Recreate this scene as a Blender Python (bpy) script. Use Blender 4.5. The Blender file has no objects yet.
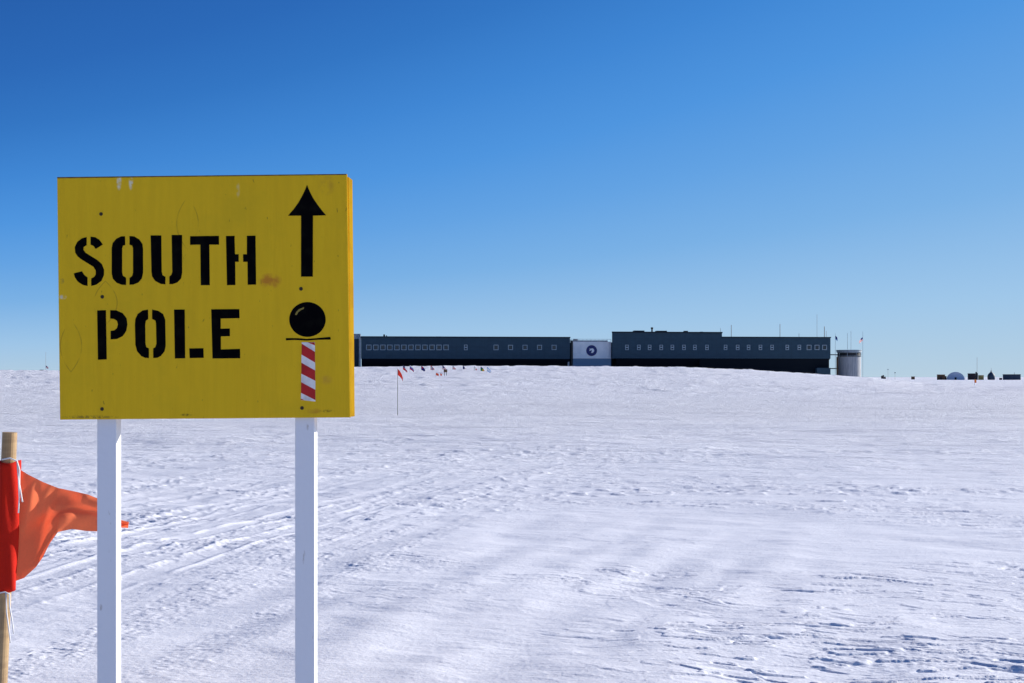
import bpy, bmesh, math, random
import numpy as np
from mathutils import Vector, Matrix
from mathutils.geometry import tessellate_polygon
R = math.radians
C = bpy.context.scene.collection
random.seed(7)

# ------------------------------------------------------------------ camera, sky, sun, exposure
F, EYE, HOR = 1280.0, 1.6, 377.0            # focal length in pixels, eye height, horizon row
cam = bpy.data.cameras.new('camera'); co = bpy.data.objects.new('camera', cam); C.objects.link(co)
co.location = (0, 0, EYE); co.rotation_euler = (R(90), 0, 0)
cam.sensor_width = 36; cam.lens = 36 * F / 1024; cam.shift_y = (HOR - 341.5) / 1024
cam.clip_start = .05; cam.clip_end = 20000
bpy.context.scene.camera = co

SUN_EL, SUN_AZ = 21.0, 64.0                  # azimuth: 0 = straight ahead (+y), 90 = right (+x)
w = bpy.data.worlds.new('World'); bpy.context.scene.world = w; w.use_nodes = True
nt = w.node_tree; bg = nt.nodes['Background']
sky = nt.nodes.new('ShaderNodeTexSky'); sky.sky_type = 'NISHITA'; sky.sun_disc = False
sky.sun_elevation = R(SUN_EL); sky.sun_rotation = R(SUN_AZ)
sky.altitude = 1200; sky.air_density = 1.0; sky.dust_density = 0.25; sky.ozone_density = 2.2
# clear polar air: the Nishita sky blended into a blue gradient that pales towards the horizon and towards the sun
def wn(op, *a):
    k = nt.nodes.new('ShaderNodeMath'); k.operation = op
    for i, v in enumerate(a):
        if isinstance(v, (int, float)): k.inputs[i].default_value = v
        else: nt.links.new(v, k.inputs[i])
    return k.outputs[0]
wtc = nt.nodes.new('ShaderNodeTexCoord'); wsx = nt.nodes.new('ShaderNodeSeparateXYZ'); nt.links.new(wtc.outputs['Generated'], wsx.inputs[0])
wr = nt.nodes.new('ShaderNodeValToRGB'); nt.links.new(wn('MAXIMUM', wn('MULTIPLY', wsx.outputs[2], wn('EXPONENT', wn('MULTIPLY', wsx.outputs[0], -1.25))), 0.0), wr.inputs[0])
SKY = [(0, (0.4342, 0.5972, 0.7454)), (0.037, (0.3278, 0.5457, 0.7991)), (0.087, (0.1812, 0.4233, 0.7758)), (0.13, (0.1144, 0.3515, 0.7605)), (0.175, (0.0685, 0.2918, 0.7305)), (0.226, (0.0423, 0.2307, 0.6514)), (0.282, (0.0252, 0.1714, 0.5457)), (0.34, (0.0176, 0.1329, 0.4735)), (0.44, (0.0123, 0.0999, 0.3916)), (0.7, (0.008, 0.0648, 0.2831)), (1.0, (0.0048, 0.0319, 0.1559))]
cr = wr.color_ramp
while len(cr.elements) < len(SKY): cr.elements.new(.5)
for e, (p_, c_) in zip(cr.elements, SKY): e.position = p_; e.color = (*c_, 1)
wv = nt.nodes.new('ShaderNodeVectorMath'); wv.operation = 'SCALE'; nt.links.new(wr.outputs[0], wv.inputs[0]); wv.inputs['Scale'].default_value = 7.05
wm = nt.nodes.new('ShaderNodeMix'); wm.data_type = 'RGBA'; wm.inputs[0].default_value = .96
nt.links.new(sky.outputs[0], wm.inputs[6]); nt.links.new(wv.outputs[0], wm.inputs[7])
nt.links.new(wm.outputs[2], bg.inputs[0]); bg.inputs[1].default_value = .103
sl = bpy.data.lights.new('sun', 'SUN'); so = bpy.data.objects.new('sun', sl); C.objects.link(so)
sl.energy = 5.0; sl.angle = R(.5); sl.color = (1, .955, .885)
az, el = R(SUN_AZ), R(SUN_EL)
sd = Vector((math.sin(az) * math.cos(el), math.cos(az) * math.cos(el), math.sin(el)))
so.rotation_euler = sd.to_track_quat('Z', 'Y').to_euler(); so.location = (40, 0, 30)
vs = bpy.context.scene.view_settings
bpy.context.scene.display_settings.display_device = 'sRGB'
vs.view_transform = 'Standard'; vs.look = 'None'; vs.gamma = 1; vs.use_curve_mapping = False
vs.exposure = 0.47

# ------------------------------------------------------------------ materials
def mat(name, col, rough=.7, metal=0, noise=None, bump=None, spec=.5):
    """noise = (scale, second colour, low, high[, stretch xyz]); bump = (scale, strength, distance)"""
    m = bpy.data.materials.new(name); m.use_nodes = True; n = m.node_tree.nodes; L = m.node_tree.links
    p = n['Principled BSDF']; p.inputs['Base Color'].default_value = (*col, 1)
    p.inputs['Roughness'].default_value = rough; p.inputs['Metallic'].default_value = metal
    p.inputs['Specular IOR Level'].default_value = spec
    tc = n.new('ShaderNodeTexCoord')
    if noise:
        sc, c2, lo, hi = noise[:4]
        mp = n.new('ShaderNodeMapping'); mp.inputs['Scale'].default_value = noise[4] if len(noise) > 4 else (1, 1, 1)
        t = n.new('ShaderNodeTexNoise'); t.inputs['Scale'].default_value = sc; t.inputs['Detail'].default_value = 6
        mr = n.new('ShaderNodeMapRange'); mr.inputs[1].default_value = lo; mr.inputs[2].default_value = hi
        mx = n.new('ShaderNodeMix'); mx.data_type = 'RGBA'
        mx.inputs[6].default_value = (*col, 1); mx.inputs[7].default_value = (*c2, 1)
        L.new(tc.outputs['Object'], mp.inputs[0]); L.new(mp.outputs[0], t.inputs[0])
        L.new(t.outputs[0], mr.inputs[0]); L.new(mr.outputs[0], mx.inputs[0]); L.new(mx.outputs[2], p.inputs[0])
    if bump:
        t = n.new('ShaderNodeTexNoise'); t.inputs['Scale'].default_value = bump[0]; t.inputs['Detail'].default_value = 5
        b = n.new('ShaderNodeBump'); b.inputs['Strength'].default_value = bump[1]; b.inputs['Distance'].default_value = bump[2]
        L.new(tc.outputs['Object'], t.inputs[0]); L.new(t.outputs[0], b.inputs['Height']); L.new(b.outputs[0], p.inputs['Normal'])
    return m

class G:
    """tiny node-graph calculator"""
    def __init__(s, m): s.n = m.node_tree.nodes; s.L = m.node_tree.links
    def __call__(s, op, *a, clamp=False):
        k = s.n.new('ShaderNodeMath'); k.operation = op; k.use_clamp = clamp
        for i, v in enumerate(a):
            if isinstance(v, (int, float)): k.inputs[i].default_value = v
            else: s.L.new(v, k.inputs[i])
        return k.outputs[0]
    def noise(s, vec, scale, det=4, sc=(1, 1, 1), rough=.5):
        mp = s.n.new('ShaderNodeMapping'); mp.inputs['Scale'].default_value = sc; s.L.new(vec, mp.inputs[0])
        t = s.n.new('ShaderNodeTexNoise'); t.inputs['Scale'].default_value = scale; t.inputs['Detail'].default_value = det
        t.inputs['Roughness'].default_value = rough
        s.L.new(mp.outputs[0], t.inputs[0]); return t.outputs[0]
    def ramp(s, v, lo, hi, a=0, b=1):
        k = s.n.new('ShaderNodeMapRange'); k.inputs[1].default_value = lo; k.inputs[2].default_value = hi
        k.inputs[3].default_value = a; k.inputs[4].default_value = b; s.L.new(v, k.inputs[0]); return k.outputs[0]
    def mix(s, f, a, b):
        k = s.n.new('ShaderNodeMix'); k.data_type = 'RGBA'; s.L.new(f, k.inputs[0])
        for i, v in ((6, a), (7, b)):
            if isinstance(v, tuple): k.inputs[i].default_value = (*v, 1)
            else: s.L.new(v, k.inputs[i])
        return k.outputs[2]

# ------------------------------------------------------------------ mesh helpers
class MB:
    def __init__(s): s.v = []; s.f = []; s.m = []; s.cur = 0
    def add(s, vs_, fs):
        o = len(s.v); s.v += [tuple(v) for v in vs_]
        for f in fs: s.f.append(tuple(i + o for i in f)); s.m.append(s.cur)
        return s
    def box(s, a, b):
        x0, y0, z0 = a; x1, y1, z1 = b
        return s.add([(x0,y0,z0),(x1,y0,z0),(x1,y1,z0),(x0,y1,z0),(x0,y0,z1),(x1,y0,z1),(x1,y1,z1),(x0,y1,z1)],
                     [(3,2,1,0),(4,5,6,7),(0,1,5,4),(1,2,6,5),(2,3,7,6),(3,0,4,7)])
    def prism_y(s, poly, y0, y1):
        """poly: (x, z) outline, counter-clockwise seen from -y; y0 front, y1 back"""
        n = len(poly)
        a = sum(poly[i][0]*poly[(i+1)%n][1]-poly[(i+1)%n][0]*poly[i][1] for i in range(n))
        if a < 0: poly = poly[::-1]
        tri = tessellate_polygon([[Vector((p[0], p[1], 0)) for p in poly]])
        vs_ = [(p[0], y0, p[1]) for p in poly] + [(p[0], y1, p[1]) for p in poly]
        fs = []
        for t in tri:
            q = [poly[i] for i in t]
            ar = (q[1][0]-q[0][0])*(q[2][1]-q[0][1])-(q[2][0]-q[0][0])*(q[1][1]-q[0][1])
            t = tuple(t) if ar > 0 else tuple(t)[::-1]
            fs.append(t); fs.append(tuple(i+n for i in t[::-1]))
        for i in range(n):
            j = (i+1) % n; fs.append((j, i, i+n, j+n))
        return s.add(vs_, fs)
    def prism_x(s, poly, x0, x1):
        n = len(poly)
        vs_ = [(x0, p[0], p[1]) for p in poly] + [(x1, p[0], p[1]) for p in poly]
        return s.add(vs_, [tuple(range(n)), tuple(range(2*n-1, n-1, -1))] + [((i+1) % n, i, i+n, (i+1) % n + n) for i in range(n)])
    def tube(s, pts, r, n=8, caps=True):
        pts = [Vector(p) for p in pts]; rs = r if isinstance(r, (list, tuple)) else [r]*len(pts)
        vs_ = []
        for i, p in enumerate(pts):
            d = (pts[min(i+1, len(pts)-1)] - pts[max(i-1, 0)]).normalized()
            u = d.cross(Vector((0, 1, 0)) if abs(d.y) < .9 else Vector((1, 0, 0))).normalized(); q = d.cross(u)
            for k in range(n):
                t = 2*math.pi*k/n; vs_.append(p + (u*math.cos(t) + q*math.sin(t))*rs[i])
        fs = [(i*n+k, i*n+(k+1) % n, (i+1)*n+(k+1) % n, (i+1)*n+k) for i in range(len(pts)-1) for k in range(n)]
        if caps: fs += [tuple(range(n))[::-1], tuple(range((len(pts)-1)*n, len(pts)*n))]
        return s.add(vs_, fs)
    def build(s, name, mats, parent=None, bevel=0, smooth=False):
        me = bpy.data.meshes.new(name); me.from_pydata(s.v, [], s.f)
        for m in (mats if isinstance(mats, (list, tuple)) else [mats]): me.materials.append(m)
        me.polygons.foreach_set('material_index', s.m)
        if smooth: me.polygons.foreach_set('use_smooth', [True]*len(s.f))
        bm = bmesh.new(); bm.from_mesh(me); bmesh.ops.recalc_face_normals(bm, faces=bm.faces)
        bm.to_mesh(me); bm.free(); me.update()
        o = bpy.data.objects.new(name, me); C.objects.link(o); o.parent = parent
        if bevel:
            b = o.modifiers.new('bevel', 'BEVEL'); b.width = bevel; b.segments = 2; b.limit_method = 'ANGLE'
        return o

def thing(name, loc, rz, label, cat, group=None):
    o = bpy.data.objects.new(name, None); C.objects.link(o); o.empty_display_size = .2
    o.location = loc; o.rotation_euler = (0, 0, rz); o['label'] = label; o['category'] = cat
    if group: o['group'] = group
    return o
def at(px, py, Y):                            # a point of the place at depth Y seen in direction (px, py)
    return Vector(((px-512)/F*Y, Y, EYE + (HOR-py)/F*Y))
class Frame:
    """local frame with a yaw: measures positions on a plane y_local = k"""
    def __init__(s, loc, rz): s.M = Matrix.Translation(loc) @ Matrix.Rotation(rz, 4, 'Z'); s.I = s.M.inverted()
    def on(s, px, py, k=0.0):
        o = s.I @ Vector((0, 0, EYE)); d = s.I.to_3x3() @ Vector(((px-512)/F, 1, (HOR-py)/F))
        t = (k - o.y)/d.y; p = o + d*t; return (p.x, p.z)

# ------------------------------------------------------------------ the snow: one sheet to the horizon
def hsh(ix, iy, seed):
    h = (ix.astype(np.int64)*374761393 + iy.astype(np.int64)*668265263 + seed*1442695041) & 0xffffffff
    h = ((h ^ (h >> 13))*1274126177) & 0xffffffff
    return ((h ^ (h >> 16)) & 0xffff)/65536.0*2*np.pi
def perlin(x, y, seed=0):
    xi, yi = np.floor(x), np.floor(y); fx, fy = x-xi, y-yi
    u, v = fx*fx*fx*(fx*(fx*6-15)+10), fy*fy*fy*(fy*(fy*6-15)+10)
    def g(dx, dy):
        a = hsh(xi+dx, yi+dy, seed); return np.cos(a)*(fx-dx)+np.sin(a)*(fy-dy)
    a = g(0,0); a += (g(1,0)-a)*u; b = g(0,1); b += (g(1,1)-b)*u
    return (a+(b-a)*v)*1.5
def sst(x, a, b):
    t = np.clip((x-a)/(b-a), 0, 1); return t*t*(3-2*t)
def base_height(x, y):
    m = sst(y, 112, 262)
    xa = np.where(y < 262, x*262/np.maximum(y, 60), x)
    prof = np.interp(xa, [-400, -110, -85, -60, -32, -12, 10, 36, 50, 62, 73, 84, 100],
                        [2.75, 2.78, 2.85, 3.15, 3.55, 3.75, 3.7, 3.45, 2.85, 2.15, 1.45, .3, 0])
    back = 1 - .25*sst(y, 262, 330)
    return m*prof*back + .45*sst(x, 105, 150)*sst(y, 360, 480)
def gz(x, y):
    return float(base_height(np.array([float(x)]), np.array([float(y)]))[0])
def snow_height(x, y, res):
    """res = local grid spacing, used to drop detail that the grid cannot carry"""
    d = np.hypot(x, y)
    def ok(wl): return sst(wl/res, 1.6, 4.0)
    h = base_height(x, y)
    ca, sa = math.cos(R(9)), math.sin(R(9))
    u, v = x*ca-y*sa, x*sa+y*ca                     # along / across the wind
    wx, wy = perlin(x/2.3, y/2.3, 3)*.5, perlin(x/2.3, y/2.3, 4)*.5
    near = 1-sst(d, 60, 130)
    # broad drifts
    h += .09*perlin(u/14, v/8, 11)*sst(d, 2, 30)*near + .040*perlin(u/5.5, v/3.2, 12) + .06*perlin(x/60, y/40, 13)*sst(d, 60, 200)
    h += .12*perlin(u/26+9, v/11, 14)*sst(d, 20, 70)*(.3+.7*near)
    # where it is rough and where it is swept smooth
    def blob(cx, cy, sx, sy): return np.exp(-(((x-cx)/sx)**2+((y-cy)/sy)**2))
    rough = sst(perlin(u/5+3.1, v/2.6, 21)+.45*perlin(u/1.6, v/.8, 22), -.15, .40)
    smooth = np.clip(.95*blob(-.1, 13.0, 1.9, 1.9)+.8*blob(.6, 8.6, 1.2, 1.2)+.8*blob(3.4, 12.8, 1.5, 1.6)+.85*blob(-.5, 6.9, .9, .7)+.6*blob(-2.2, 7.0, .6, .6), 0, 1)
    rough = np.clip(rough*(.85-.35*sst(x, 1, 3)*sst(-y, -11, -9))*(1-smooth)+.36*blob(1.9, 7.2, 1.9, .8)+.5*blob(-1.0, 10.8, .8, .8)+.35*blob(-.4, 9.2, 1.2, .5)+.5*blob(1.2, 7.6, .5, .8), 0, 1)
    # long lips of drifts
    lip = (y-(14.7+.30*np.sin(x*1.1)-.10*x*x))
    h += .06*np.exp(-((x+.1)/2.2)**2)*np.where(lip < 0, np.exp(lip/2.4), np.exp(-lip/.25))
    lip = (y-(9.6-.35*x+.15*np.sin(x*2.4)))
    h += .028*blob(.2, 8.8, 1.6, 2)*np.where(lip < 0, np.exp(lip/1.2), np.exp(-lip/.10))
    vw = v + .22*perlin(x/1.1, y/1.3, 27) + .10*perlin(x/.45, y/.5, 28)
    # long soft backs running away from the camera across the swept middle
    pp, qq = x*.33+y*.94, x*.94-y*.33
    h += (.022*perlin(pp/3.4+2.2, (qq+wx*.5)/.95, 23)+.013*perlin(pp/1.6, qq/.42, 24)*ok(.4))*sst(-y, -17, -11)*sst(x, -3.2, -1.2)*sst(-x, -3.4, -1.8)
    # soft hollows and backs between them
    h += .016*perlin((u+wx)/1.5, vw/.7, 25)*ok(.5) + .006*perlin((u+wx)/.6, vw/.26, 26)*ok(.2)
    # sastrugi: eroded plates with a sharp edge
    for k, (su, sv, amp, th, seed, sh) in enumerate(((.62, .20, .013, .34, 31, .05), (.36, .10, .011, .38, 32, .06), (1.9, .6, .015, .36, 33, .05), (.22, .055, .005, .30, 37, .10))):
        n = perlin((u+wx)/su, vw/sv, seed)+.35*perlin((u+wx)/su*2.3, vw/sv*2.3, seed+50)
        e = sst(n, th, th+sh)
        h += amp*e*(1-.9*sst(n, th+sh, th+.60))*rough*.85*ok(sv*.8)
    n = perlin((u+wx)/.34, vw/.085, 36)+.2*perlin(u/.17, vw/.08, 39)
    h -= .014*sst(n, .50, .62)*rough*ok(.08)
    # fine wind grain
    h += (.0012*perlin(u/.12, vw/.045, 41)*ok(.045)+.0013*perlin(u/.26, vw/.11, 43)*ok(.1))*(.25+.75*sst(perlin(x/1.6, y/1.6, 42), -.2, .4))
    h += .0006*np.sin((vw+wx*.3)*48+perlin(x/.5, y/.5, 44)*5)*sst(perlin(x/1.2, y/1.2, 45), .1, .4)*ok(.06)
    # broken crust: small clods, gathered in streaks along the old tracks on the left
    t0 = x*math.cos(R(13))-y*math.sin(R(13)) + .8*perlin(x/19, y/30, 71) - .0022*np.clip(y-15, 0, 100)**2
    s0 = x*math.sin(R(13))+y*math.cos(R(13))
    cl = sst(perlin(u/3.1+7, v/1.1, 51)+.4*perlin(x/.8, y/.6, 52), .15, .55)*(1-smooth)
    left = sst(t0, -2.2, -3.9)*sst(y, 5.5, 7.5)
    stk = sst(perlin(t0/.30, s0/9, 54)+.5*perlin(t0/1.1, s0/25, 59), -.25, .40)
    cl = np.clip(cl*(.12+.30*rough)+.80*left*stk*(.6+.4*sst(y, 9, 13)), 0, 1)
    a = np.abs(perlin(u/.075, v/.055, 55)); h += .0075*sst(a, .22, .55)*cl*ok(.055)
    a = perlin(u/.17, v/.10, 56); h += .0095*sst(a, .28, .55)*cl*ok(.10)
    a = perlin(u/.33, v/.16, 50); h += .006*sst(a, .34, .55)*cl*ok(.16)
    mid = sst(y, 11, 20)*(1-sst(y, 60, 110))
    a = perlin(t0/.15, s0/.26, 49); h += .014*sst(a, .22, .5)*cl*mid*ok(.2)
    a = perlin(t0/.28, s0/.55, 48); h += .017*sst(a, .25, .5)*sst(perlin(t0/1.6, s0/14, 47), -.25, .3)*sst(t0, 1, -4)*sst(y, 18, 30)*(1-sst(y, 90, 130))*ok(.26)
    h += .003*perlin(x/.04, y/.04, 57)*(.06+cl)*ok(.04)
    h += .004*perlin(x/.30, y/.22, 58)*(.15+rough)*ok(.25)
    # rows of broken snow in the middle distance
    row = sst(perlin(x/16+.09*y, y/1.7, 68), .04, .34)*sst(y, 13, 18)*sst(x+.18*y, -2, 5)
    a = perlin(u/.24, v/.15, 69); h += .015*sst(a, .20, .5)*row*ok(.18)
    a = perlin(u/.8, v/.5, 70); h += .012*sst(a, .25, .55)*row*ok(.4)
    far = sst(d, 14, 34)
    for su, sv, amp, seed in ((.9, .45, .022, 60), (2.0, .9, .035, 61), (5.0, 2.0, .055, 62), (11, 4.5, .07, 63), (26, 9, .06, 64)):
        n = perlin((u+2*wx)/su, v/sv, seed); h += amp*(sst(n, .15, .38)*.6+n*.35)*far*ok(sv)*(1-.7*sst(d,150,300))*(.35+.65*sst(perlin(x/sv/6, y/sv/3, seed+9), -.2, .35))
    n = perlin(u/.5, v/.35, 66); h += .030*sst(n, .34, .6)*far*ok(.35)*sst(perlin(x/14, y/4, 67), -.05, .3)
    # vehicle tracks: bundles of fine shallow lines curving away
    t1 = x*math.cos(R(13))-y*math.sin(R(13)) + .8*perlin(x/19, y/30, 71) - .0022*np.clip(y-15, 0, 100)**2
    s1 = x*math.sin(R(13))+y*math.cos(R(13))
    band1 = sst(perlin(t1/2.2, s1/60, 72), -.15, .20)*sst(t1, -2.6, -5.0)*sst(y, 7, 12)*(1-sst(y, 70, 120))
    h += (.007*perlin(t1/.20, s1/11, 73)*ok(.13)+.005*perlin(t1/.085, s1/4, 74)*ok(.06)+.014*perlin(t1/.75, s1/40, 76)*ok(.5))*band1
    for c in (-4.75, -5.45, -6.2, -6.75, -7.5, -8.3, -9.1, -9.9, -10.9, -11.8, -12.9, -14.1, -15.6, -17.4):
        ed = np.abs(np.abs(t1-c)-.16)
        brk = sst(perlin(s1/.5, t1*3, 78)+.5*perlin(s1/3, t1, 79), -.45, .1)
        h += (.013+.016*sst(y, 14, 26))*np.exp(-(ed/(.035+.03*sst(y, 12, 26)))**2)*brk*ok(.07)*sst(y, 8, 12)
        h -= .006*np.exp(-((t1-c)/.14)**4)*ok(.12)*sst(y, 8, 12)*(1-sst(y, 70, 110))
    n = perlin(x/13+.4*perlin(x/5, y/4, 92), y/4.6, 93)
    h += .16*(sst(n, .10, .30)*(1-sst(n, .3, .7)*.8))*sst(y, 75, 130)*(1-sst(y, 235, 262))
    # small lumps along the skyline
    h += .12*sst(perlin(x/2.2, y/6, 91), .2, .6)*sst(y, 150, 240)*sst(-y, -420, -300)*sst(-x, -80, -60)
    return h

def build_snow():
    d = [0.0, .6, 1.2, 2.0, 2.8, 3.5, 4.1, 4.6, 5.0]
    while d[-1] < 9000:
        r = d[-1]
        st = max(.008, min(r*r/2048*.34, r*.009)) if r < 330 else r*.03
        if 120 < r < 270: st = 1.0
        d.append(r+st)
    d = np.array(d)
    a = list(np.arange(-23.6, 23.6, .062))
    s, x = .062, a[-1]
    ext = []
    while x < 180: s = min(s*1.25, 4); x += s; ext.append(x)
    k = 180/ext[-1] if ext[-1] > 180 else 1
    ext = [e for e in ext if e < 178]
    a = [-e for e in ext[::-1]] + a + ext + [180.0]
    a = np.radians(np.array(a))
    A, D = np.meshgrid(a, d); X, Y = D*np.sin(A), D*np.cos(A)
    da = np.gradient(a); dd = np.gradient(d)
    res = np.maximum(np.broadcast_to(dd[:, None]*.55, X.shape), D*da[None, :]) + 1e-4
    Z = snow_height(X, Y, res)
    nr, na = X.shape
    co_ = np.stack([X, Y, Z], -1).reshape(-1, 3).astype(np.float32)
    i = np.arange(nr*na).reshape(nr, na)
    nxt = np.roll(i, -1, 1)
    q = np.stack([i[:-1], i[1:], nxt[1:], nxt[:-1]], -1)[1:].reshape(-1, 4)
    q = q[:, ::-1]
    # centre fan
    fan = np.stack([i[1], nxt[1], np.full(na, 0)], -1)
    me = bpy.data.meshes.new('snow_ground')
    me.vertices.add(len(co_)); me.vertices.foreach_set('co', co_.ravel())
    nl = q.size+fan.size
    me.loops.add(nl); me.loops.foreach_set('vertex_index', np.concatenate([q.ravel(), fan.ravel()]).astype(np.int32))
    me.polygons.add(len(q)+len(fan))
    me.polygons.foreach_set('loop_start', np.concatenate([np.arange(len(q))*4, q.size+np.arange(len(fan))*3]).astype(np.int32))
    me.polygons.foreach_set('use_smooth', np.ones(len(q)+len(fan), bool))
    me.update(calc_edges=True); me.validate()
    m = bpy.data.materials.new('wind-packed snow'); m.use_nodes = True; g = G(m); p = g.n['Principled BSDF']
    tc = g.n.new('ShaderNodeTexCoord').outputs['Object']
    v = g.noise(tc, .35, 4, (1, 1.6, 1)); col = g.mix(g.ramp(v, .35, .65), SNOW_A, SNOW_B)
    g.L.new(col, p.inputs[0]); p.inputs['Roughness'].default_value = .62; p.inputs['Specular IOR Level'].default_value = .25
    h = g('ADD', g('MULTIPLY', g.noise(tc, 34, 4, (1, 1.6, 1), .6), .005), g('MULTIPLY', g.noise(tc, 5, 6, (1, 2.2, 1), .66), .016))
    # wind-carved texture of the open plain, strongest away from the swept drifts round the sign
    sy_ = g.n.new('ShaderNodeSeparateXYZ'); g.L.new(tc, sy_.inputs[0])
    outer = g.ramp(sy_.outputs[1], 14, 60)
    h = g('ADD', h, g('MULTIPLY', g('MULTIPLY', g.noise(tc, .55, 9, (1, 3.0, 1), .72), .62), outer))
    b = g.n.new('ShaderNodeBump'); b.inputs['Strength'].default_value = .8; b.inputs['Distance'].default_value = 1.0
    g.L.new(h, b.inputs['Height']); g.L.new(b.outputs[0], p.inputs['Normal'])
    me.materials.append(m)
    o = bpy.data.objects.new('snow_ground', me); C.objects.link(o); o['kind'] = 'structure'
    if me.polygons[len(me.polygons)//3].normal.z < 0: me.flip_normals()
SNOW_A, SNOW_B = (.87, .86, .895), (.82, .81, .85)
build_snow()

# ------------------------------------------------------------------ shared materials
M = {}
M['steel_blue'] = mat('blue-grey metal cladding', (.016, .046, .072), .55, 0, (.5, (.020, .054, .084), .35, .65, (1, 1, 2)), spec=.3)
M['under'] = mat('shade-darkened underside cladding', (.006, .009, .014), .8, spec=.1)  # near-black base colour carries the deep shade under the station
M['roof_trim'] = mat('dark roof trim', (.012, .02, .03), .6, spec=.2)
M['light_metal'] = mat('pale galvanised metal', (.30, .34, .38), .55, .2, (2, (.22, .26, .30), .4, .6))
M['frame'] = mat('pale window frame', (.25, .32, .37), .6)
M['pane'] = mat('dark window glass', (.012, .02, .03), .15)
M['white_wall'] = mat('white wall panels', (.78, .77, .76), .7, 0, (.6, (.7, .7, .7), .4, .6))
M['blue_wall'] = mat('blue-grey lower panels', (.12, .19, .27), .7)
M['navy'] = mat('navy paint', (.012, .018, .12), .6)
M['tank'] = mat('corrugated steel', (.36, .36, .38), .7, 0, (1.2, (.26, .27, .29), .4, .6, (3, 3, .3)))
M['black'] = mat('black metal', (.012, .012, .014), .6)
M['brown'] = mat('brown plywood', (.13, .065, .03), .8, 0, (2, (.09, .045, .02), .4, .6))
M['tan'] = mat('tan plywood', (.36, .22, .12), .8, 0, (2, (.28, .17, .09), .4, .6))
M['yellow_box'] = mat('yellow painted steel', (.45, .30, .08), .6)
M['dark_box'] = mat('dark red-brown paint', (.035, .018, .02), .7, 0, (2, (.02, .012, .014), .4, .6))
M['container'] = mat('dark blue container paint', (.03, .055, .09), .6)
M['fabric_arch'] = mat('pale arch sheeting', (.62, .66, .72), .6)
M['bamboo'] = mat('bamboo cane', (.38, .25, .12), .6, 0, (6, (.30, .19, .09), .4, .6, (1, 1, 6)))
M['cane_dark'] = mat('weathered cane', (.33, .29, .25), .7)

# ------------------------------------------------------------------ the sign
SD = 5.1
SF_loc = Vector(((205-512)/F*SD, SD, 0)); SY = R(-4)
sf = Frame(SF_loc, SY)
sign = thing('sign', SF_loc, SY, 'yellow plywood sign on two white posts, stencilled SOUTH POLE with a black arrow', 'sign')
ym = bpy.data.materials.new('yellow sign paint'); ym.use_nodes = True; g = G(ym); p = g.n['Principled BSDF']
tc = g.n.new('ShaderNodeTexCoord').outputs['Object']
sx = g.n.new('ShaderNodeSeparateXYZ'); g.L.new(tc, sx.inputs[0]); gx, gzz = sx.outputs[0], sx.outputs[2]
streak = g.noise(tc, 9, 5, (3.2, 1, .25), .6)
col = g.mix(g.ramp(streak, .35, .68), (.80, .49, .019), (.745, .45, .018))
blot = g.noise(tc, 3.2, 5, (1, 1, 1.2), .6)
col = g.mix(g.ramp(blot, .52, .72, 0, .3), col, (.52, .36, .02))
spk = g.noise(tc, 46, 2, (1.4, 1, .6))
col = g.mix(g.ramp(spk, .70, .76, 0, .6), col, (.20, .12, .02))
def spx(px, py): x, z = sf.on(px, py); return x, z
def lens(cx, cy, hw, hh, wd=.05):
    x, z = spx(cx, cy); s = SD/F
    a = g('ABSOLUTE', g('DIVIDE', g('SUBTRACT', gx, x), hw*s)); b = g('DIVIDE', g('SUBTRACT', gzz, z), hh*s)
    f = g('ABSOLUTE', g('SUBTRACT', g('ADD', a, g('MULTIPLY', b, b)), 1.0))
    return g.ramp(f, wd*.5, wd*1.6, 1, 0)
brk = g.ramp(g.noise(tc, 14, 3), .40, .56)
for L_ in (lens(187.5, 223.5, 11, 26), lens(105.5, 303, 12, 22), lens(71, 346, 11, 26)):
    col = g.mix(g('MULTIPLY', g('MULTIPLY', L_, brk), .42), col, (.25, .13, .02))
def smudge(cx, cy, rx, ry, c, amt, sc=30):
    global col
    x, z = spx(cx, cy); s = SD/F
    a = g('DIVIDE', g('SUBTRACT', gx, x), rx*s); b = g('DIVIDE', g('SUBTRACT', gzz, z), ry*s)
    d2 = g('ADD', g('MULTIPLY', a, a), g('MULTIPLY', b, b))
    f = g('MULTIPLY', g.ramp(d2, .2, 1.2, 1, 0), g.ramp(g.noise(tc, sc, 4), .38, .6))
    col = g.mix(g('MULTIPLY', f, amt), col, c)
smudge(270, 281, 12, 8, (.52, .17, .03), .8)
smudge(327, 185, 9, 10, (.50, .25, .03), .5)
smudge(326, 380, 7, 5, (.55, .25, .05), .5)
smudge(314, 411, 8, 3, (.5, .2, .03), .6)
smudge(119, 182, 2.6, 9, (.75, .72, .55), .9, 60)
smudge(131, 182, 2.4, 8, (.75, .72, .55), .9, 60)
smudge(238, 190, 2, 8, (.7, .65, .4), .35, 60)
smudge(63, 297, 4, 2.5, (.7, .68, .55), .8, 60)
smudge(62, 281, 2.5, 3, (.2, .15, .05), .7, 60)
smudge(186, 415, 6, 1.5, (.1, .07, .02), .8, 60)
smudge(90, 417, 30, 1.8, (.2, .13, .03), .7, 90)
smudge(327, 411, 8, 1.6, (.15, .1, .02), .6, 90)
g.L.new(col, p.inputs[0]); p.inputs['Roughness'].default_value = .85; p.inputs['Specular IOR Level'].default_value = .04
b = g.n.new('ShaderNodeBump'); b.inputs['Strength'].default_value = .35; b.inputs['Distance'].default_value = .002
g.L.new(g.noise(tc, 30, 5, (4, 1, .3)), b.inputs['Height']); g.L.new(b.outputs[0], p.inputs['Normal'])
edge_paint = mat('yellow edge paint', (.30, .17, .002), .85, 0, (12, (.25, .135, .003), .45, .65), spec=.03)
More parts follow.
